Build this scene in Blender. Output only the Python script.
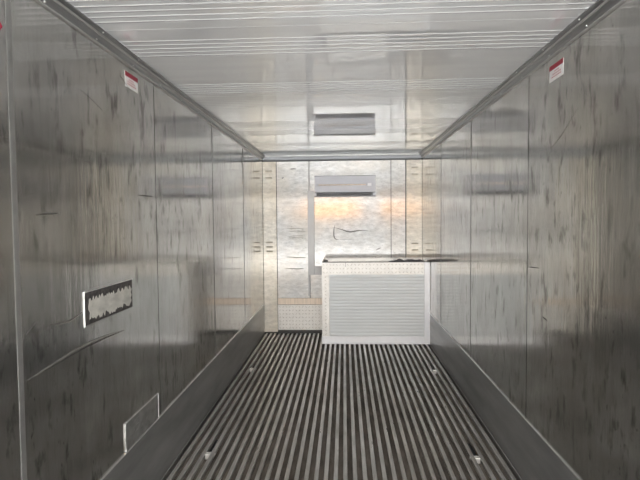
import bpy, bmesh, math, random
from mathutils import Vector, Matrix

random.seed(7)
for o in list(bpy.data.objects):
    bpy.data.objects.remove(o, do_unlink=True)
SC = bpy.context.scene
COL = SC.collection

# ------------------------------------------------------------------ dimensions (metres)
HW = 1.23        # half width of the load box
H = 2.743        # ceiling height above the rib tops
L = 7.724        # front bulkhead
Y0 = -1.3        # open rear doorway
KICK = 0.435     # kick plate height
BD = 6.98       # front face of the equipment box

# ------------------------------------------------------------------ camera
cam_d = bpy.data.cameras.new('camera')
cam = bpy.data.objects.new('camera', cam_d)
COL.objects.link(cam)
yaw, pitch, roll = 0.0492, 0.0431, -0.0086
F = Vector((-math.sin(yaw) * math.cos(pitch), math.cos(yaw) * math.cos(pitch), -math.sin(pitch)))
Rv = F.cross(Vector((0, 0, 1))).normalized()
Uv = Rv.cross(F)
R2 = Rv * math.cos(roll) + Uv * math.sin(roll)
U2 = Uv * math.cos(roll) - Rv * math.sin(roll)
m = Matrix((R2, U2, -F)).transposed().to_4x4()
m.translation = Vector((0.0372, 0.0, 1.7755))
cam.matrix_world = m
cam_d.sensor_width = 36
cam_d.lens = 497.5 * 36 / 640
cam_d.clip_start = 0.05
SC.camera = cam

# ------------------------------------------------------------------ world: bright, even, hazy sky
w = bpy.data.worlds.new('sky')
SC.world = w
w.use_nodes = True
bg = w.node_tree.nodes['Background']
bg.inputs['Color'].default_value = (1.0, 0.987, 0.972, 1)
bg.inputs['Strength'].default_value = 7.0

# the open rear doorway as a light portal (guides sampling of the sky, emits nothing)
pl = bpy.data.lights.new('doorway_portal', 'AREA')
pl.shape = 'RECTANGLE'
pl.size = 2 * HW
pl.size_y = H
pl.cycles.is_portal = True
po = bpy.data.objects.new('doorway_portal', pl)
po.location = (0, Y0 - 0.02, H / 2)
po.rotation_euler = (math.radians(90), 0, 0)     # shines towards +y
COL.objects.link(po)

# sun on the yard behind the truck
sun = bpy.data.lights.new('sun', 'SUN')
sun.energy = 14.0
sun.color = (1.0, 0.985, 0.96)
sun.angle = math.radians(2)
so = bpy.data.objects.new('sun', sun)
so.rotation_euler = (math.radians(-22), math.radians(28), 0)
so.location = (6, 6, 9)
COL.objects.link(so)

vs = SC.view_settings
vs.view_transform = 'Standard'
vs.look = 'None'
vs.exposure = 0.84
vs.gamma = 1.0
vs.use_curve_mapping = False
cy = SC.cycles
cy.max_bounces = 24
cy.glossy_bounces = 20
cy.diffuse_bounces = 10
cy.use_denoising = True
cy.sample_clamp_indirect = 8.0
cy.caustics_reflective = True
cy.blur_glossy = 0.3
cy.use_guiding = True
cy.use_surface_guiding = True
cy.guiding_training_samples = 48

# ------------------------------------------------------------------ materials
class NT:
    def __init__(s, name):
        s.m = bpy.data.materials.new(name)
        s.m.use_nodes = True
        s.t = s.m.node_tree
        s.b = s.t.nodes['Principled BSDF']
        s.pos = None
    def n(s, kind, **kw):
        nd = s.t.nodes.new(kind)
        for k, v in kw.items():
            setattr(nd, k, v)
        return nd
    def l(s, a, b):
        s.t.links.new(a, b)
    def coord(s, scale, offset=(0, 0, 0)):
        if s.pos is None:
            s.pos = s.n('ShaderNodeNewGeometry').outputs['Position']
        mp = s.n('ShaderNodeMapping')
        mp.inputs['Scale'].default_value = scale
        mp.inputs['Location'].default_value = offset
        s.l(s.pos, mp.inputs['Vector'])
        return mp.outputs['Vector']
    def noise(s, scale, detail=4, rough=0.55, offset=(0, 0, 0), dist=0.0):
        nd = s.n('ShaderNodeTexNoise')
        nd.inputs['Scale'].default_value = 1
        nd.inputs['Detail'].default_value = detail
        nd.inputs['Roughness'].default_value = rough
        nd.inputs['Distortion'].default_value = dist
        s.l(s.coord(scale, offset), nd.inputs['Vector'])
        return nd.outputs['Fac']
    def ramp(s, fac, lo, hi, a=0.0, b=1.0):
        nd = s.n('ShaderNodeMapRange')
        nd.clamp = True
        nd.inputs['From Min'].default_value = lo
        nd.inputs['From Max'].default_value = hi
        nd.inputs['To Min'].default_value = a
        nd.inputs['To Max'].default_value = b
        s.l(fac, nd.inputs['Value'])
        return nd.outputs['Result']
    def math(s, op, a, b):
        nd = s.n('ShaderNodeMath', operation=op)
        for i, v in enumerate((a, b)):
            if isinstance(v, (int, float)):
                nd.inputs[i].default_value = v
            else:
                s.l(v, nd.inputs[i])
        return nd.outputs[0]
    def mix(s, fac, a, b):
        nd = s.n('ShaderNodeMix', data_type='RGBA')
        s.l(fac, nd.inputs['Factor']) if not isinstance(fac, (int, float)) else setattr(nd.inputs['Factor'], 'default_value', fac)
        for k, v in ((6, a), (7, b)):
            if isinstance(v, tuple):
                nd.inputs[k].default_value = (*v, 1)
            else:
                s.l(v, nd.inputs[k])
        return nd.outputs[2]
    def bump(s, h, strength, dist=0.01, prev=None):
        nd = s.n('ShaderNodeBump')
        nd.inputs['Strength'].default_value = strength
        nd.inputs['Distance'].default_value = dist
        s.l(h, nd.inputs['Height'])
        if prev is not None:
            s.l(prev, nd.inputs['Normal'])
        return nd.outputs['Normal']
    def set(s, **kw):
        for k, v in kw.items():
            i = s.b.inputs[{'col': 'Base Color', 'met': 'Metallic', 'rough': 'Roughness', 'nrm': 'Normal', 'spec': 'Specular IOR Level'}[k]]
            if isinstance(v, tuple):
                i.default_value = (*v, 1)
            elif isinstance(v, (int, float)):
                i.default_value = v
            else:
                s.l(v, i)
        return s.m

def mat_simple(name, col, met=0.0, rough=0.5, var=0.12, nscale=(14, 14, 14), bump=0.0):
    t = NT(name)
    n = t.noise(nscale, 4)
    d = tuple(c * (1 - var) for c in col)
    b = tuple(min(1, c * (1 + var)) for c in col)
    kw = {}
    if bump:
        kw['nrm'] = t.bump(n, bump, 0.004)
    return t.set(col=t.mix(t.ramp(n, .3, .7), d, b), met=met, rough=rough, **kw)

def mat_wall(name):
    t = NT(name)
    streak = t.noise((3, 15, 5.5), 6, .62, (3, 1, 2))          # vertical scuffs
    patch = t.noise((1, 1.3, 1.1), 3, .5, (9, 4, 1))           # where the scuffs sit
    blotch = t.noise((2, 5, 3), 5, .6, (1, 7, 5))
    specks = t.noise((6, 45, 26), 4, .6, (5, 2, 8))
    sc = t.math('MULTIPLY', t.ramp(streak, .55, .67), t.ramp(patch, .28, .50))
    sp = t.math('MULTIPLY', t.ramp(specks, .66, .72), t.ramp(patch, .28, .46))
    dirt = t.math('MAXIMUM', sc, sp)
    base = t.mix(t.ramp(blotch, .3, .7), (.46, .45, .43), (.64, .63, .61))
    fine = t.noise((3, 70, 3.5), 3, .6, (2, 2, 2))
    base2 = t.mix(t.ramp(fine, .5, .72, 0, .18), base, (.20, .195, .18))
    col = t.mix(t.math('MULTIPLY', dirt, .66), base2, (.085, .08, .07))
    rough = t.math('ADD', t.ramp(blotch, .3, .7, .15, .08), t.math('MULTIPLY', dirt, .08))
    ripple = t.noise((3, 11, .9), 5, .62)
    wave = t.noise((1, 2.2, 1.6), 2, .5, (0, 3, 0))
    dent = t.noise((1, 9, 7), 2, .5, (0, 9, 4))
    n1 = t.bump(wave, .10, .02)
    n2 = t.bump(dent, .05, .008, n1)
    n3 = t.bump(ripple, .45, .004, n2)
    met = .96
    return t.set(col=col, met=met, rough=rough, nrm=n3)

def mat_ceiling(name):
    t = NT(name)
    a = t.noise((1.5, 14, 1), 4, .6)
    b = t.noise((4, 2, 1), 3, .5)
    col = t.mix(t.ramp(a, .3, .7), (.80, .81, .82), (.87, .875, .88))
    r = t.ramp(b, .3, .7, .015, .035)
    return t.set(col=col, met=.46, rough=r)

def mat_front(name, tint=(1, 1, 1), gloss=.12):
    t = NT(name)
    a = t.noise((9, 3, 22), 5, .65)
    b = t.noise((2.2, 2, 1.8), 4, .6, (4, 0, 2))
    c = t.noise((30, 10, 60), 3, .6, (2, 0, 7))
    c1 = t.mix(t.ramp(a, .32, .68), (.56, .555, .54), (.86, .855, .84))
    c2 = t.mix(t.ramp(b, .42, .66, 0, .45), c1, (.74, .675, .585))
    c3 = t.mix(t.ramp(c, .60, .70, 0, .7), c2, (.42, .40, .38))
    n1 = t.bump(t.noise((3, 3, 5), 3, .6, (6, 0, 1)), .06, .012)
    n2 = t.bump(a, .12, .004, n1)
    if tint != (1, 1, 1):
        mx = t.n('ShaderNodeMix', data_type='RGBA', blend_type='MULTIPLY')
        mx.inputs['Factor'].default_value = 1
        t.l(c3, mx.inputs[6])
        mx.inputs[7].default_value = (*tint, 1)
        c3 = mx.outputs[2]
    t.set(col=c3, met=.30, rough=.70, nrm=n2)
    p2 = t.n('ShaderNodeBsdfPrincipled')
    t.l(c3, p2.inputs['Base Color'])
    p2.inputs['Metallic'].default_value = 1
    p2.inputs['Roughness'].default_value = .095
    t.l(t.bump(t.noise((3, 3, 5), 3, .6, (6, 0, 1)), .03, .012), p2.inputs['Normal'])
    mxs = t.n('ShaderNodeMixShader')
    mxs.inputs[0].default_value = gloss
    t.l(t.b.outputs[0], mxs.inputs[1])
    t.l(p2.outputs[0], mxs.inputs[2])
    t.l(mxs.outputs[0], t.t.nodes['Material Output'].inputs['Surface'])
    return t.m

def mat_floor_rib(name):
    t = NT(name)
    a = t.noise((30, 2.5, 10), 5, .65)
    b = t.noise((3, 1.2, 3), 4, .6, (4, 2, 1))
    col = t.mix(t.ramp(a, .3, .7), (.42, .41, .39), (.66, .645, .62))
    col = t.mix(t.ramp(b, .45, .68, 0, .55), col, (.20, .175, .15))
    return t.set(col=col, met=.65, rough=t.ramp(a, .3, .7, .40, .26), nrm=t.bump(a, .1, .002))

M = {}
M['wall'] = mat_wall('worn_stainless_wall')
M['ceiling'] = mat_ceiling('light_grey_ceiling_sheet')
M['front'] = mat_front('crinkled_pale_bulkhead')
M['post'] = mat_front('cream_corner_post', (1.03, .985, .90))
M['rib'] = mat_floor_rib('worn_aluminium_rib')
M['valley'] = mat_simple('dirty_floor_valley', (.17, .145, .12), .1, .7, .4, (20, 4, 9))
M['kick'] = mat_simple('dull_steel_kick', (.36, .36, .355), .75, .34, .24, (5, 1.2, 8), .06)
M['edge'] = mat_simple('bright_cut_edge', (.82, .82, .81), .8, .3, .06)
M['trim'] = mat_simple('grey_aluminium_trim', (.30, .30, .30), .8, .35, .08, (8, 2, 8))
M['trimline'] = mat_simple('pale_trim_lip', (.55, .545, .53), .7, .4, .06)
M['beam'] = mat_simple('blue_grey_beam', (.29, .30, .315), .1, .45, .07, (3, 8, 16))
M['tread'] = mat_simple('aluminium_tread_plate', (.55, .535, .505), .4, .42, .06)
M['stud'] = mat_simple('polished_tread_stud', (.70, .68, .64), .95, .22, .1)
M['tan'] = mat_simple('tan_strip', (.60, .50, .40), .1, .5, .16, (40, 6, 4))
M['slat'] = mat_simple('pale_grey_slat', (.47, .485, .485), .3, .55, .04, (2, 2, 12))
M['white'] = mat_simple('white_aluminium_angle', (.62, .62, .63), .1, .35, .03)
M['boxtop'] = mat_simple('polished_top_plate', (.72, .69, .64), .85, .16, .08, (6, 6, 6))
M['dark'] = mat_simple('dark_rubber', (.05, .047, .045), 0, .6, .3)
M['darkgrey'] = mat_simple('dark_grey_cloth', (.24, .225, .235), 0, .75, .3, (30, 30, 30), .2)
M['vent'] = mat_simple('satin_grey_vent', (.31, .31, .33), .25, .4, .05, (3, 3, 30))
M['ventdark'] = mat_simple('black_outlet', (.025, .025, .028), 0, .45, .2)
M['silver'] = mat_simple('silver_badge', (.88, .86, .82), .6, .3, .05)
M['duct'] = mat_simple('grey_duct_cover', (.36, .355, .35), .2, .42, .06, (8, 8, 3))
M['joint'] = mat_simple('grey_joint_strip', (.34, .335, .32), .7, .35, .1)
M['gap'] = mat_simple('dark_joint_gap', (.05, .048, .045), .2, .6, .2)
M['red'] = mat_simple('dark_red_print', (.30, .012, .035), 0, .45, .08)
M['paper'] = mat_simple('white_sticker_film', (.80, .78, .76), 0, .45, .03)
M['print'] = mat_simple('faded_red_print', (.48, .16, .17), 0, .5, .1)
M['glue'] = mat_simple('black_glue_residue', (.055, .05, .047), 0, .65, .7, (60, 60, 60), .5)
M['palepatch'] = mat_simple('pale_bare_patch', (.50, .485, .44), .2, .45, .2, (14, 14, 30))
M['patch'] = mat_simple('scratched_patch_plate', (.46, .46, .45), .85, .3, .25, (8, 14, 20), .2)
M['scratch'] = mat_simple('dark_scratch', (.14, .13, .12), .3, .5, .3)
M['ground'] = mat_simple('concrete_yard', (.55, .56, .57), 0, .9, .12, (1, 1, 1))
M['facade'] = mat_simple('peach_facade', (.90, .40, .08), 0, .9, .06, (.3, .3, .3))
M['plinth'] = mat_simple('pale_plinth', (.19, .20, .21), 0, .9, .06, (.3, .3, .3))
M['slot'] = mat_simple('slot_lip', (.55, .48, .39), .2, .5, .1)

# ------------------------------------------------------------------ mesh helpers
def wloc(o):
    v = Vector((0, 0, 0))
    while o is not None:
        v += o.location
        o = o.parent
    return v

def link(name, me, mat, parent, world):
    o = bpy.data.objects.new(name, me)
    if mat is not None and me is not None and not me.materials:
        me.materials.append(mat)
    COL.objects.link(o)
    o.parent = parent
    o.location = Vector(world) - (wloc(parent) if parent else Vector((0, 0, 0)))
    return o

def obj(name, bm, mat, parent=None, smooth=False, bevel=0.0):
    """one mesh object, origin at the middle of its underside"""
    if bevel:
        bmesh.ops.bevel(bm, geom=bm.edges[:], offset=bevel, segments=2, affect='EDGES', profile=.6)
    bmesh.ops.recalc_face_normals(bm, faces=bm.faces[:])
    mn = Vector([min(v.co[i] for v in bm.verts) for i in range(3)])
    mx = Vector([max(v.co[i] for v in bm.verts) for i in range(3)])
    org = Vector(((mn.x + mx.x) / 2, (mn.y + mx.y) / 2, mn.z))
    for v in bm.verts:
        v.co -= org
    me = bpy.data.meshes.new(name)
    bm.to_mesh(me)
    bm.free()
    if smooth:
        for p in me.polygons:
            p.use_smooth = True
    return link(name, me, mat, parent, org)

def box(bm, x0, x1, y0, y1, z0, z1):
    vs_ = [bm.verts.new((x, y, z)) for z in (z0, z1) for y in (y0, y1) for x in (x0, x1)]
    for f in ((0, 2, 3, 1), (4, 5, 7, 6), (0, 1, 5, 4), (2, 6, 7, 3), (0, 4, 6, 2), (1, 3, 7, 5)):
        bm.faces.new([vs_[i] for i in f])
    return bm

def B(x0, x1, y0, y1, z0, z1):
    return box(bmesh.new(), x0, x1, y0, y1, z0, z1)

def prism(bm, pts, axis, a, b):
    """extrude a closed outline; axis 0: pts=(y,z), 1: pts=(x,z), 2: pts=(x,y)"""
    def mk(p, t):
        return ((t, p[0], p[1]), (p[0], t, p[1]), (p[0], p[1], t))[axis]
    A = [bm.verts.new(mk(p, a)) for p in pts]
    Bv = [bm.verts.new(mk(p, b)) for p in pts]
    n = len(pts)
    for i in range(n):
        j = (i + 1) % n
        bm.faces.new((A[i], A[j], Bv[j], Bv[i]))
    bm.faces.new(A)
    bm.faces.new(Bv[::-1])
    return bm

def P(pts, axis, a, b):
    return prism(bmesh.new(), pts, axis, a, b)

def ribbon(pts, width, thick, normal):
    """a shallow raised crease along a polyline on a surface"""
    bm = bmesh.new()
    nrm = Vector(normal)
    rows = []
    n = len(pts)
    for i, p in enumerate(pts):
        p = Vector(p)
        d = (Vector(pts[min(i + 1, n - 1)]) - Vector(pts[max(i - 1, 0)])).normalized()
        s = d.cross(nrm).normalized()
        ww = width * (.06 + .94 * math.sin(math.pi * (i + .15) / (n - .7)))
        rows.append([bm.verts.new(p - s * ww / 2), bm.verts.new(p + nrm * thick * (ww / width)), bm.verts.new(p + s * ww / 2)])
    for a, b in zip(rows, rows[1:]):
        bm.faces.new((a[0], a[1], b[1], b[0]))
        bm.faces.new((a[1], a[2], b[2], b[1]))
        bm.faces.new((a[2], a[0], b[0], b[2]))
    bm.faces.new(rows[0])
    bm.faces.new(rows[-1][::-1])
    return bm

def empty(name, loc):
    o = bpy.data.objects.new(name, None)
    o.empty_display_size = .1
    COL.objects.link(o)
    o.location = loc
    return o

def tag(o, label, cat, group=None):
    o['label'] = label
    o['category'] = cat
    if group:
        o['group'] = group
    return o

def struct(o, label, cat):
    o['kind'] = 'structure'
    return tag(o, label, cat)

def smoothpath(pts, k=6):
    out = []
    for i in range(len(pts) - 1):
        p0 = Vector(pts[max(i - 1, 0)]); p1 = Vector(pts[i]); p2 = Vector(pts[i + 1]); p3 = Vector(pts[min(i + 2, len(pts) - 1)])
        for j in range(k):
            t = j / k
            out.append(.5 * ((2 * p1) + (p2 - p0) * t + (2 * p0 - 5 * p1 + 4 * p2 - p3) * t * t + (3 * p1 - p0 - 3 * p2 + p3) * t ** 3))
    out.append(Vector(pts[-1]))
    return out

# ------------------------------------------------------------------ yard outside the open rear
g = struct(obj('ground', B(-30, 30, -45, 30, -1.35, -1.25), M['ground']), 'pale concrete yard under and behind the load box', 'ground')

# unseen guessed building, added and shaped for the orange band mirrored in the bulkhead
bld = tag(empty('building', (4, -34, -1.25)), 'low grey building with peach cladding across the yard behind the load box', 'building')
obj('plinth', B(-16, 26, -40, -34, -1.25, 1.95), M['plinth'], bld)
obj('upper_storey', B(-16, 26, -40, -33.95, 1.95, 3.35), M['plinth'], bld)
obj('peach_cladding', B(-4.6, 1.5, -33.95, -33.85, 1.95, 3.45), M['facade'], bld)
obj('roof', B(-16.2, 26.2, -40.2, -33.9, 3.35, 3.5), M['duct'], bld)
hd = struct(obj('trim_6', B(-HW, HW, Y0 - .05, Y0 + .04, 2.50, H), M['trim']), 'steel header over the open rear doorway', 'trim')

# ------------------------------------------------------------------ floor with T-shaped ribs
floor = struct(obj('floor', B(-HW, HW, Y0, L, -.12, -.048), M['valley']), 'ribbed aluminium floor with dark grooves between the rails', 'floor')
NR = 36
PITCH = 2 * HW / (NR + .6)
y_a, y_b = Y0, L - .10
prof = [(-.004, -.048), (-.004, -.009), (-.0145, -.006), (-.0150, -.0025), (-.0125, 0), (.0125, 0), (.0150, -.0025), (.0145, -.006), (.004, -.009), (.004, -.048)]
rib_me = None
for i in range(NR):
    x = -HW + PITCH * (i + .8)
    if rib_me is None:
        o = obj('rib', P([(x + px, pz) for px, pz in prof], 1, y_a, y_b), M['rib'], floor)
        rib_me = o.data
        rib0 = o
    else:
        o = rib0.copy()
        COL.objects.link(o)
        o.parent = floor
        o.location = rib0.location + Vector((PITCH * i + random.uniform(-.0015, .0015), 0, random.uniform(-.0015, .0005)))
        o.rotation_euler.z = random.uniform(-.00025, .00025)
# short blocks that close a groove; black slab behind each paints a drain hole's darkness
def rib_x(i):
    return -HW + PITCH * (i + .8)
for gi, yy in ((2, 3.655), (NR - 4, 3.655), (1, 5.79), (NR - 3, 5.77)):
    xa, xb = rib_x(gi) + .015, rib_x(gi + 1) - .015
    d = obj('drain', B(xa + .001, xb - .001, yy + .03, yy + .30, -.0478, -.030), M['ventdark'], floor)
    d['label'] = 'black drain hole in a floor groove'
    s = obj('groove_block', B(xa, xb, yy - .012, yy + .03, -.040, .001), M['silver'], d, bevel=.002)
    s['label'] = 'bright metal block closing the groove'
    obj('retaining_clip', B(xb + .031, xb + .037, yy - .008, yy + .016, -.012, .0015) if gi < 10 else B(xa - .037, xa - .031, yy - .008, yy + .016, -.012, .0015), M['silver'], d)

# ------------------------------------------------------------------ side walls: sheet panels with joints
SEAMS = [-1.07, .39, 1.85, 3.305, 4.765, 6.22]
def side_wall(sx, side):
    x_out = sx * (HW + .07)
    x_in = sx * HW
    lo, hi = sorted((x_out, sx * (HW + .004)))
    wl = struct(obj('wall_' + side, B(lo, hi, Y0, L + .07, -.12, H + .07), M['gap']),
                'worn stainless steel side wall on the %s with dark scuffs' % side, 'wall')
    ys = [Y0] + SEAMS[1:] + [L]
    for i in range(len(ys) - 1):
        a, b = sorted((x_in, sx * (HW + .0045)))
        g0 = .0045 if i else 0
        p = obj('wall_panel', B(a, b, ys[i] + g0, ys[i + 1] - .0045, -.048, H), M['wall'], wl)
    return wl
wall_l = side_wall(-1, 'left')
wall_r = side_wall(1, 'right')
# raised joint strip on the nearest left joint, thin joint beads elsewhere
js = obj('joint_strip', P([(-HW, 1.842), (-HW + .0012, 1.844), (-HW + .0015, 1.846), (-HW + .0015, 1.872), (-HW + .0012, 1.876), (-HW, 1.878)], 2, KICK, H - .05), M['joint'], wall_l)
obj('bead', P([(-HW + .001, 1.842), (-HW + .0028, 1.845), (-HW + .001, 1.848)], 2, KICK, H - .05), M['joint'], js)
for yy, wl, sx in ((4.765, wall_l, -1), (4.765, wall_r, 1), (6.22, wall_l, -1), (6.22, wall_r, 1)):
    o = obj('joint_bead', P([(sx * HW, yy - .004), (sx * (HW - .003), yy), (sx * HW, yy + .004)], 2, KICK, H - .05), M['joint'], wl)

# long creases and gouges in the sheet
def crease(wl, sx, pts, wd=.012, th=.003, mat='scratch', nm='crease'):
    return obj(nm, ribbon(smoothpath([(sx * HW, y, z) for y, z in pts]), wd, th, (-sx, 0, 0)), M[mat], wl, smooth=True)

# ------------------------------------------------------------------ kick plates
for sx, side in ((-1, 'left'), (1, 'right')):
    a, b = sorted((sx * (HW + .0), sx * (HW - .006)))
    bb = struct(obj('baseboard_' + side, B(a, b, Y0, L - .03, -.047, KICK), M['kick']),
                'dull steel kick plate along the foot of the %s wall' % side, 'kick plate')
    a, b = sorted((sx * (HW - .0005), sx * (HW - .0085)))
    obj('top_edge', B(a, b, Y0, L - .03, KICK - .002, KICK + .004), M['edge'], bb)
    a, b = sorted((sx * (HW - .0055), sx * (HW - .0095)))
    obj('bottom_edge', B(a, b, Y0, L - .05, -.004, .002), M['trimline'], bb)

# ------------------------------------------------------------------ ceiling: ridged sheets
ceil = struct(obj('ceiling', B(-HW - .07, HW + .07, Y0, L + .07, H + .012, H + .08), M['gap']), 'light grey ceiling of ridged sheets across the load box', 'ceiling')
JOINTS = [Y0, -.20, 1.17, 2.54, 3.93, 5.33, 6.73, L]
for j in range(len(JOINTS) - 1):
    ya, yb = JOINTS[j], JOINTS[j + 1]
    DPT = .0024 if yb < 4 else .0010
    ridges = [(ya + o, DPT) for o in (.15, .21, .27, .33, .39)] + [(yb - o, DPT) for o in (.36, .30, .24, .18, .12)]
    ridges = sorted(r for r in ridges if ya + .05 < r[0] < yb - .05)
    prof_b = [(ya + .002, H)]
    for yc, dp in ridges:
        prof_b += [(yc - .004, H), (yc - .002, H - dp * .8), (yc, H - dp), (yc + .005, H - dp * .9), (yc + .012, H - dp * .35), (yc + .019, H)]
    prof_b.append((yb - .016, H))
    prof_b.append((yb - .013, H - .0012))        # lapped edge over the next sheet
    prof_b.append((yb - .001, H - .0012))
    prof_t = [(yb - .001, H + .014), (ya + .002, H + .014)]
    # drop duplicates
    pts = []
    for q in prof_b + prof_t:
        if not pts or (abs(q[0] - pts[-1][0]) + abs(q[1] - pts[-1][1])) > 1e-5:
            pts.append(q)
    obj('ceiling_sheet', P(pts, 0, -HW + .001, HW - .001), M['ceiling'], ceil)

# ------------------------------------------------------------------ cove trims
def cove(sx, n, side):
    def q(u, v):
        return (sx * (HW - u), H - v)
    prof_c = [q(0, 0), q(.052, 0), q(.052, .006), q(.046, .010), q(.034, .014), q(.030, .022), q(.026, .023), q(.014, .036), q(.009, .048), q(.008, .054), q(0, .054)]
    tr = struct(obj('trim_%d' % n, P(prof_c, 1, Y0, L - .03), M['trim']), 'grey aluminium cove trim between ceiling and %s wall' % side, 'trim')
    obj('lower_lip', P([q(0, .050), q(.012, .052), q(.012, .058), q(0, .060)], 1, Y0, L - .03), M['trimline'], tr)
    obj('centre_lip', P([q(.026, .016), q(.036, .016), q(.033, .024), q(.026, .024)], 1, Y0, L - .03), M['trimline'], tr)
    sm = None
    for k in range(20):
        for u, v in ((.047, .012), (.012, .044)):
            y = -1.0 + .44 * k
            if y > L - .1:
                continue
            c = Vector((sx * (HW - u), y, H - v))
            if sm is None:
                bm = bmesh.new()
                bmesh.ops.create_uvsphere(bm, u_segments=8, v_segments=5, radius=.0048)
                sm = bpy.data.meshes.new('screw')
                bm.to_mesh(sm); bm.free()
                sm.materials.append(M['trimline'])
            link('screw', sm, None, tr, c)
    return tr
cove(-1, 1, 'left')
cove(1, 2, 'right')
zb = 2.662
beam = struct(obj('trim_3', P([(L, zb), (L - .012, zb), (L - .018, zb + .006), (L - .040, zb + .016), (L - .044, zb + .022), (L - .044, zb + .062), (L - .052, zb + .066), (L - .052, H), (L, H)], 0, -HW + .012, HW - .012), M['beam']),
              'blue-grey beam across the top of the front bulkhead', 'trim')
obj('upper_lip', B(-HW + .012, HW - .012, L - .066, L - .050, H - .010, H - .0005), M['joint'], beam)

# ------------------------------------------------------------------ front bulkhead
wf = struct(obj('wall_front', B(-HW - .07, HW + .07, L + .006, L + .08, -.12, H + .07), M['gap']), 'pale crinkled front bulkhead lit from the open rear', 'wall')
def panel(x0, x1, z0, z1, mat='front', nm='wall_panel', y=L):
    return obj(nm, B(x0, x1, y, L + .008, z0, z1), M[mat], wf)
panel(-1.010, -.512, .536, H)
panel(-.498, .752, .536, H)
panel(.762, .976, .0, H)
obj('joint_strip', P([(-.520, L), (-.517, L - .005), (-.512, L - .006), (-.509, L - .002), (-.501, L - .002), (-.498, L - .006), (-.493, L - .005), (-.490, L)], 2, 2.20, zb), M['joint'], wf)
# shallow dents and gouges
def front_crease(pts, wd, th=.004, mat='scratch'):
    return obj('crease', ribbon(smoothpath([(x, L, z) for x, z in pts]), wd, th, (0, -1, 0)), M[mat], wf, smooth=True)
front_crease([(-.11, 1.68), (-.125, 1.60), (-.125, 1.50), (-.10, 1.455), (-.05, 1.45)], .016)
front_crease([(-.12, 1.635), (.0, 1.60), (.12, 1.565), (.26, 1.585), (.40, 1.585)], .018)
front_crease([(-.05, 1.45), (.06, 1.452), (.2, 1.45)], .008, .003, 'joint')
front_crease([(.52, 1.275), (.56, 1.30), (.60, 1.315)], .02, .004, 'joint')
front_crease([(-.80, 2.545), (-.70, 2.55)], .014)
front_crease([(-.93, 2.40), (-.90, 2.42)], .02, .004, 'joint')
for z in (1.63, 1.57, 1.50, 1.47, 1.18, 1.00):
    front_crease([(-.86 + random.uniform(-.05, .05), z), (-.70, z + random.uniform(-.015, .015)), (-.56 + random.uniform(-.04, .02), z + random.uniform(-.01, .01))], .014, .005, 'front')

# corner posts with pressed louvre slots
def post(x0, x1, slots, n, side):
    s = 1 if x0 > 0 else -1
    pp = struct(obj('trim_%d' % n, B(x0, x1, L - .014, L + .004, .0, zb), M['post'], bevel=.003), 'cream corner post with pressed louvre slots at the %s of the bulkhead' % side, 'post')
    xm = (x0 + x1) / 2 + s * .01
    for z in slots:
        o = obj('louvre', P([(L - .014, z), (L - .026, z + .004), (L - .014, z + .022)], 0, xm - .05, xm + .05), M['post'], pp)
        obj('louvre_mouth', B(xm - .05, xm + .05, L - .0165, L - .0135, z - .008, z), M['slot'], o)
    return pp
post(-HW + .002, -1.018, (2.505, 2.40, 1.40, 1.33, 1.26), 4, 'left')
post(.990, HW - .002, (2.535, 2.43, 1.37, 1.27), 5, 'right')
for k, xx in enumerate((-1.205, -1.16, -1.11, -1.05)):
    obj('screw', B(xx - .008, xx + .008, L - .018, L - .013, 2.312, 2.326), M['slot'], bpy.data.objects['trim_4'])

# ------------------------------------------------------------------ tread plate studs
def studs(x0, x1, z0, z1, y, pitch, ln):
    bm = bmesh.new()
    nx = max(1, int((x1 - x0) / pitch)); nz = max(1, int((z1 - z0) / pitch))
    px = (x1 - x0) / nx; pz = (z1 - z0) / nz
    for i in range(nx):
        for k in range(nz):
            cx_, cz_ = x0 + (i + .5) * px, z0 + (k + .5) * pz
            a = math.radians(45 if (i + k) % 2 else -45)
            u = Vector((math.cos(a), 0, math.sin(a))); v = Vector((-math.sin(a), 0, math.cos(a)))
            c = Vector((cx_, y, cz_))
            base = [bm.verts.new(c + u * ln / 2), bm.verts.new(c + v * ln * .15), bm.verts.new(c - u * ln / 2), bm.verts.new(c - v * ln * .15)]
            t1 = bm.verts.new(c + u * ln * .22 + Vector((0, -.009, 0)))
            t2 = bm.verts.new(c - u * ln * .22 + Vector((0, -.009, 0)))
            bm.faces.new((base[0], base[1], t1)); bm.faces.new((base[1], base[2], t2)); bm.faces.new((base[1], t2, t1))
            bm.faces.new((base[2], base[3], t2)); bm.faces.new((base[3], base[0], t1)); bm.faces.new((base[3], t1, t2))
    return bm
def tread(name, x0, x1, y0, y1, z0, z1, parent, pitch=.05):
    o = obj(name, B(x0, x1, y0, y1, z0, z1), M['tread'], parent)
    s = obj('raised_studs', studs(x0 + .004, x1 - .004, z0 + .004, z1 - .004, y0, pitch, pitch * .88), M['stud'], o)
    s['kind'] = 'stuff'
    return o
bf = struct(empty('baseboard_front', (-.648, L, .035)), 'tread plate kick board with tan top strip at the bulkhead foot', 'kick plate')
tread('tread_plate', -1.010, -.285, L - .016, L + .004, .035, .428, bf, .050)
obj('tan_strip', B(-1.010, -.285, L - .012, L + .004, .434, .532), M['tan'], bf)

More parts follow.
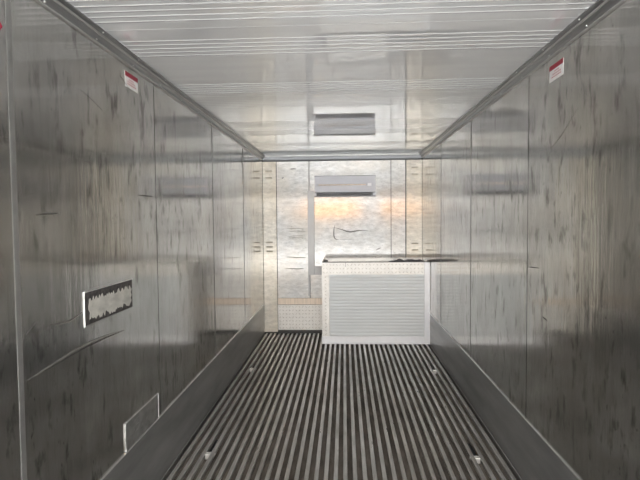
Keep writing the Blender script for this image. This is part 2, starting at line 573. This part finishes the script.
# ------------------------------------------------------------------ equipment box on the right in front of the bulkhead
BX0, BX1, BT = -.285, HW - .008, 1.153
eb = tag(empty('equipment_box', ((BX0 + BX1) / 2, (BD + L) / 2, .002)), 'waist-high equipment box with pale slatted front and tread plate border', 'box')
obj('side_panel', B(BX0, BX0 + .012, BD + .012, L - .034, .002, BT), M['tread'], eb)
tread('border_plate', BX0, BX0 + .104, BD, BD + .012, .058, .980, eb, .05)
tread('border_plate', BX0, .048, BD, BD + .012, .984, BT, eb, .045)
tread('border_plate', .052, BX1 - .075, BD, BD + .012, .984, BT, eb, .05)
fp = obj('front_panel', B(BX0 + .106, BX1 - .070, BD + .008, BD + .02, .10, .982), M['slat'], eb)
NS = 19
sx0, sx1, sz0, sz1 = BX0 + .108, BX1 - .075, .112, .980
sp = (sz1 - sz0) / NS
s0 = None
for k in range(NS):
    z = sz0 + k * sp
    if s0 is None:
        s0 = obj('slat', P([(BD + .0082, z + .0004), (BD + .0064, z + .003), (BD + .0055, z + sp * .3), (BD + .0055, z + sp * .7), (BD + .0064, z + sp - .003), (BD + .0082, z + sp - .0004)], 0, sx0, sx1), M['slat'], eb)
    else:
        o = s0.copy(); COL.objects.link(o); o.parent = eb
        o.location = s0.location + Vector((0, 0, sp * k))
obj('bottom_angle', P([(BD - .022, .002), (BD - .022, .010), (BD - .006, .014), (BD - .006, .108), (BD + .002, .108), (BD + .010, .002)], 0, BX0, BX1), M['white'], eb)
ca = obj('corner_angle', B(BX1 - .075, BX1 - .004, BD - .008, BD + .012, .012, BT), M['white'], eb, bevel=.003)
obj('inner_flange', B(BX1 - .020, BX1 + .004, BD - .016, BD - .0085, .012, BT), M['white'], ca)
top = obj('top_plate', B(BX0 + .012, BX1, BD + .03, L - .050, BT - .050, BT - .030), M['boxtop'], eb)
obj('front_rim', B(BX0 + .012, BX1, BD + .012, BD + .030, BT - .06, BT + .012), M['dark'], eb)
obj('rear_rim', B(BX0, BX1, L - .050, L - .030, BT - .06, BT + .012), M['tread'], eb)
obj('end_block', P([(BX0 + .012, BD + .03), (BX0 + .10, BD + .03), (BX0 + .06, L - .054), (BX0 + .012, L - .054)], 2, BT - .03, BT - .018), M['dark'], eb)  # dark wedge drawn for the dark left end of the recessed top
# dark limp bundle at the right end of the box top
bm = bmesh.new()
nx_, ny_ = 26, 10
grid = []
for i in range(nx_ + 1):
    row = []
    for j in range(ny_ + 1):
        u, v = i / nx_, j / ny_
        e = min(u, 1 - u, v, 1 - v)
        r_ = max(0, 1 - math.exp(-e * 14))
        z = BT - .0285 + r_ * (.020 + .020 * math.sin(7 * u + 3 * v) ** 2 + .012 * math.sin(19 * u - 5 * v))
        wob = .03 * math.sin(9 * u + 1) * (v - .5)
        row.append(bm.verts.new((.70 + u * .50, BD + .12 + v * .42 + wob, max(z, BT - .0285))))
    grid.append(row)
for i in range(nx_):
    for j in range(ny_):
        bm.faces.new((grid[i][j], grid[i + 1][j], grid[i + 1][j + 1], grid[i][j + 1]))
lo = [[bm.verts.new((q.co.x, q.co.y, BT - .0295)) for q in r] for r in (grid[0], grid[-1])]
ex = bmesh.ops.extrude_edge_only(bm, edges=[e for e in bm.edges if e.is_boundary])
for v in [q for q in ex['geom'] if isinstance(q, bmesh.types.BMVert)]:
    v.co.z = BT - .0295
for r in lo:
    for v in r:
        bm.verts.remove(v)
bnd = [e for e in bm.edges if e.is_boundary]
bmesh.ops.contextual_create(bm, geom=bnd)
tag(obj('dark_cloth', bm, M['darkgrey'], smooth=True), 'dark grey limp bundle on the box top against the right wall', 'cloth')

# ------------------------------------------------------------------ vent unit on the bulkhead
vx0, vx1, vz0, vz1 = -.418, .520, 2.108, 2.432
VD = .055
av = tag(empty('air_vent', ((vx0 + vx1) / 2, L, vz0)), 'grey air vent unit with black outlet slot high on the bulkhead', 'air vent')
obj('housing', P([(L - .001, vz0), (L - VD + .012, vz0), (L - VD + .012, vz0 + .060), (L - VD, vz0 + .070), (L - VD, vz1 - .010), (L - VD + .010, vz1), (L - .001, vz1)], 0, vx0, vx1), M['vent'], av)
obj('outlet', B(vx0 + .030, vx1 - .045, L - VD + .004, L - VD + .0115, vz0 + .010, vz0 + .058), M['ventdark'], av)
obj('outlet_lip', P([(L - VD + .004, vz0 + .004), (L - VD - .006, vz0 + .008), (L - VD - .004, vz0 + .014), (L - VD + .0115, vz0 + .012)], 0, vx0 + .01, vx1 - .01), M['vent'], av)
obj('side_cap', B(vx0 - .006, vx0 + .004, L - VD - .003, L - .001, vz0 - .002, vz1 + .002), M['joint'], av)
obj('side_cap', B(vx1 - .004, vx1 + .006, L - VD - .003, L - .001, vz0 - .002, vz1 + .002), M['joint'], av)
st = obj('trim_bar', P([(L - VD, vz0 + .172), (L - VD - .004, vz0 + .176), (L - VD - .004, vz0 + .188), (L - VD, vz0 + .192)], 0, vx0 + .06, vx1 - .15), M['tan'], av)  # tan bar drawn for the cream reflection line in the glossy vent face
bd_ = obj('badge', B(vx1 - .125, vx1 - .065, L - VD - .003, L - VD, vz0 + .160, vz0 + .205), M['white'], av, bevel=.001)
obj('latch', B(vx1 - .040, vx1 - .020, L - VD + .002, L - VD + .012, vz0 + .012, vz0 + .045), M['vent'], av)

# ------------------------------------------------------------------ duct cover down the bulkhead
dc = tag(empty('duct_cover', (-.478, L, .90)), 'grey L-shaped duct cover running down the bulkhead to the box', 'duct cover')
obj('upright_cover', B(-.530, -.428, L - .028, L - .001, .900, 2.205), M['duct'], dc, bevel=.003)
obj('foot_cover', B(-.4275, -.283, L - .026, L - .001, .900, 1.035), M['duct'], dc, bevel=.003)
obj('lower_strip', B(-.535, -.508, L - .012, L - .001, .570, .900), M['duct'], dc)

# ------------------------------------------------------------------ notices on the side walls
def notice(sx, yc, zc, wy, hz, label):
    """a sticker: film, red heading band, faded rows of print"""
    x = sx * HW
    n = -sx
    def bx(dy0, dy1, dz0, dz1, t0, t1):
        a, b = sorted((x + n * t0, x + n * t1))
        return B(a, b, yc + dy0, yc + dy1, zc + dz0, zc + dz1)
    e = tag(empty('warning_notice', (x, yc, zc - hz / 2)), label, 'notice', 'red and white notices high on the side walls')
    obj('film', bx(-wy / 2, wy / 2, -hz / 2, hz / 2, .0003, .0015), M['paper'], e)
    obj('heading_band', bx(-wy / 2, wy / 2, hz * .20, hz / 2, .0016, .0021), M['red'], e)
    for k, (f0, f1) in enumerate(((-.22, .16), (-.34, .28), (-.36, .36))):
        zz = hz * (.06 - .16 * k)
        for q in range(5):
            a = wy * (f0 + (f1 - f0) * q / 5)
            obj('print_row', bx(a, a + wy * (f1 - f0) / 5 * .8, zz - hz * .04, zz + hz * .03, .0016, .0019), M['print'], e)
    return e
notice(-1, 2.957, 2.600, .178, .088, 'red-headed white notice on the left wall below the ceiling trim')
notice(1, 2.890, 2.592, .180, .090, 'red-headed white notice on the right wall below the ceiling trim')
rs = obj('red_marker', P([(1.790, 2.498), (1.806, 2.518), (1.824, 2.498), (1.806, 2.476)], 0, -HW + .0005, -HW + .002), M['red'])
tag(rs, 'small red diamond sticker at the left edge beside the joint strip', 'sticker')

# ------------------------------------------------------------------ plate with glue residue on the left wall
mp_ = tag(empty('residue_plate', (-HW, 2.615, 1.262)), 'pale rectangular plate bordered by black glue residue on left wall', 'plate')
py0, py1, pz0, pz1 = 2.345, 2.885, 1.262, 1.424
obj('base_sheet', B(-HW + .0004, -HW + .004, py0, py1, pz0, pz1), M['glue'], mp_)
random.seed(11)
out = []
ins = .04
def jag(t):
    return random.uniform(-.014, .014)
N = 44
for k in range(N):
    y = py0 + ins + (py1 - py0 - 2 * ins) * k / N
    out.append((y, pz0 + .024 + jag(k)))
for k in range(5):
    out.append((py1 - ins + .018 + jag(k), pz0 + .04 + (pz1 - pz0 - .08) * k / 5))
for k in range(N):
    y = py1 - ins - (py1 - py0 - 2 * ins) * k / N
    out.append((y, pz1 - .040 + jag(k)))
for k in range(5):
    out.append((py0 + ins + .004 + jag(k), pz1 - .04 - (pz1 - pz0 - .08) * k / 5))
obj('bare_centre', P(out, 0, -HW + .004, -HW + .0055), M['palepatch'], mp_)
obj('bent_edge', B(-HW + .0004, -HW + .0048, py0 - .003, py0, pz0 - .006, pz1 + .004), M['trimline'], mp_)
obj('rim', B(-HW + .0004, -HW + .007, py0, py1, pz1, pz1 + .004), M['edge'], mp_)
obj('rim', B(-HW + .0004, -HW + .006, py0, py1, pz0 - .003, pz0), M['trim'], mp_)

# ------------------------------------------------------------------ patch plate above the left kick plate
pp = tag(empty('patch_plate', (-HW, 3.0, KICK + .005)), 'scratched metal patch plate standing on the left kick plate', 'plate')
obj('sheet', B(-HW + .0004, -HW + .005, 2.760, 3.250, KICK + .005, .605), M['patch'], pp)
obj('bent_edge', P([(2.748, .608), (2.762, .608), (2.764, KICK + .005), (2.752, KICK + .005), (2.743, .52)], 0, -HW + .0004, -HW + .0065), M['trimline'], pp)
obj('rim', B(-HW + .0004, -HW + .007, 2.762, 3.250, .605, .609), M['edge'], pp)
obj('rim', B(-HW + .0004, -HW + .007, 3.250, 3.256, KICK + .005, .609), M['edge'], pp)
for k in range(9):
    y = random.uniform(2.80, 3.2); z = random.uniform(.49, .58)
    obj('scratch', ribbon([(-HW + .005, y, z), (-HW + .005, y + random.uniform(.02, .06), z + random.uniform(-.02, .02))], .006, .0015, (1, 0, 0)), M['edge'], pp)

# ------------------------------------------------------------------ gouges on the side walls
crease(wall_l, -1, [(1.90, 1.140), (2.10, 1.153), (2.33, 1.165), (2.55, 1.160), (2.78, 1.145)], .026, .0030, 'wall')
crease(wall_l, -1, [(2.05, 1.33), (2.20, 1.315), (2.335, 1.335)], .012, .004)
crease(wall_l, -1, [(1.885, 1.312), (1.93, 1.338), (1.98, 1.360)], .014, .0025, 'wall')
crease(wall_l, -1, [(2.35, 2.41), (2.50, 2.38), (2.62, 2.34)], .005, .001, 'wall')
crease(wall_l, -1, [(2.80, 2.60), (2.86, 2.575), (2.95, 2.54)], .010, .003)
crease(wall_l, -1, [(1.98, 1.80), (2.08, 1.805), (2.16, 1.81)], .008, .003)
crease(wall_l, -1, [(3.0, 1.93), (3.25, 1.93)], .008, .003)
crease(wall_r, 1, [(2.98, 2.16), (2.82, 2.22), (2.62, 2.33)], .007, .002, 'wall')
crease(wall_r, 1, [(3.28, 1.45), (3.1, 1.46)], .008, .003)
crease(wall_r, 1, [(3.05, 1.17), (2.97, 1.16)], .010, .003)
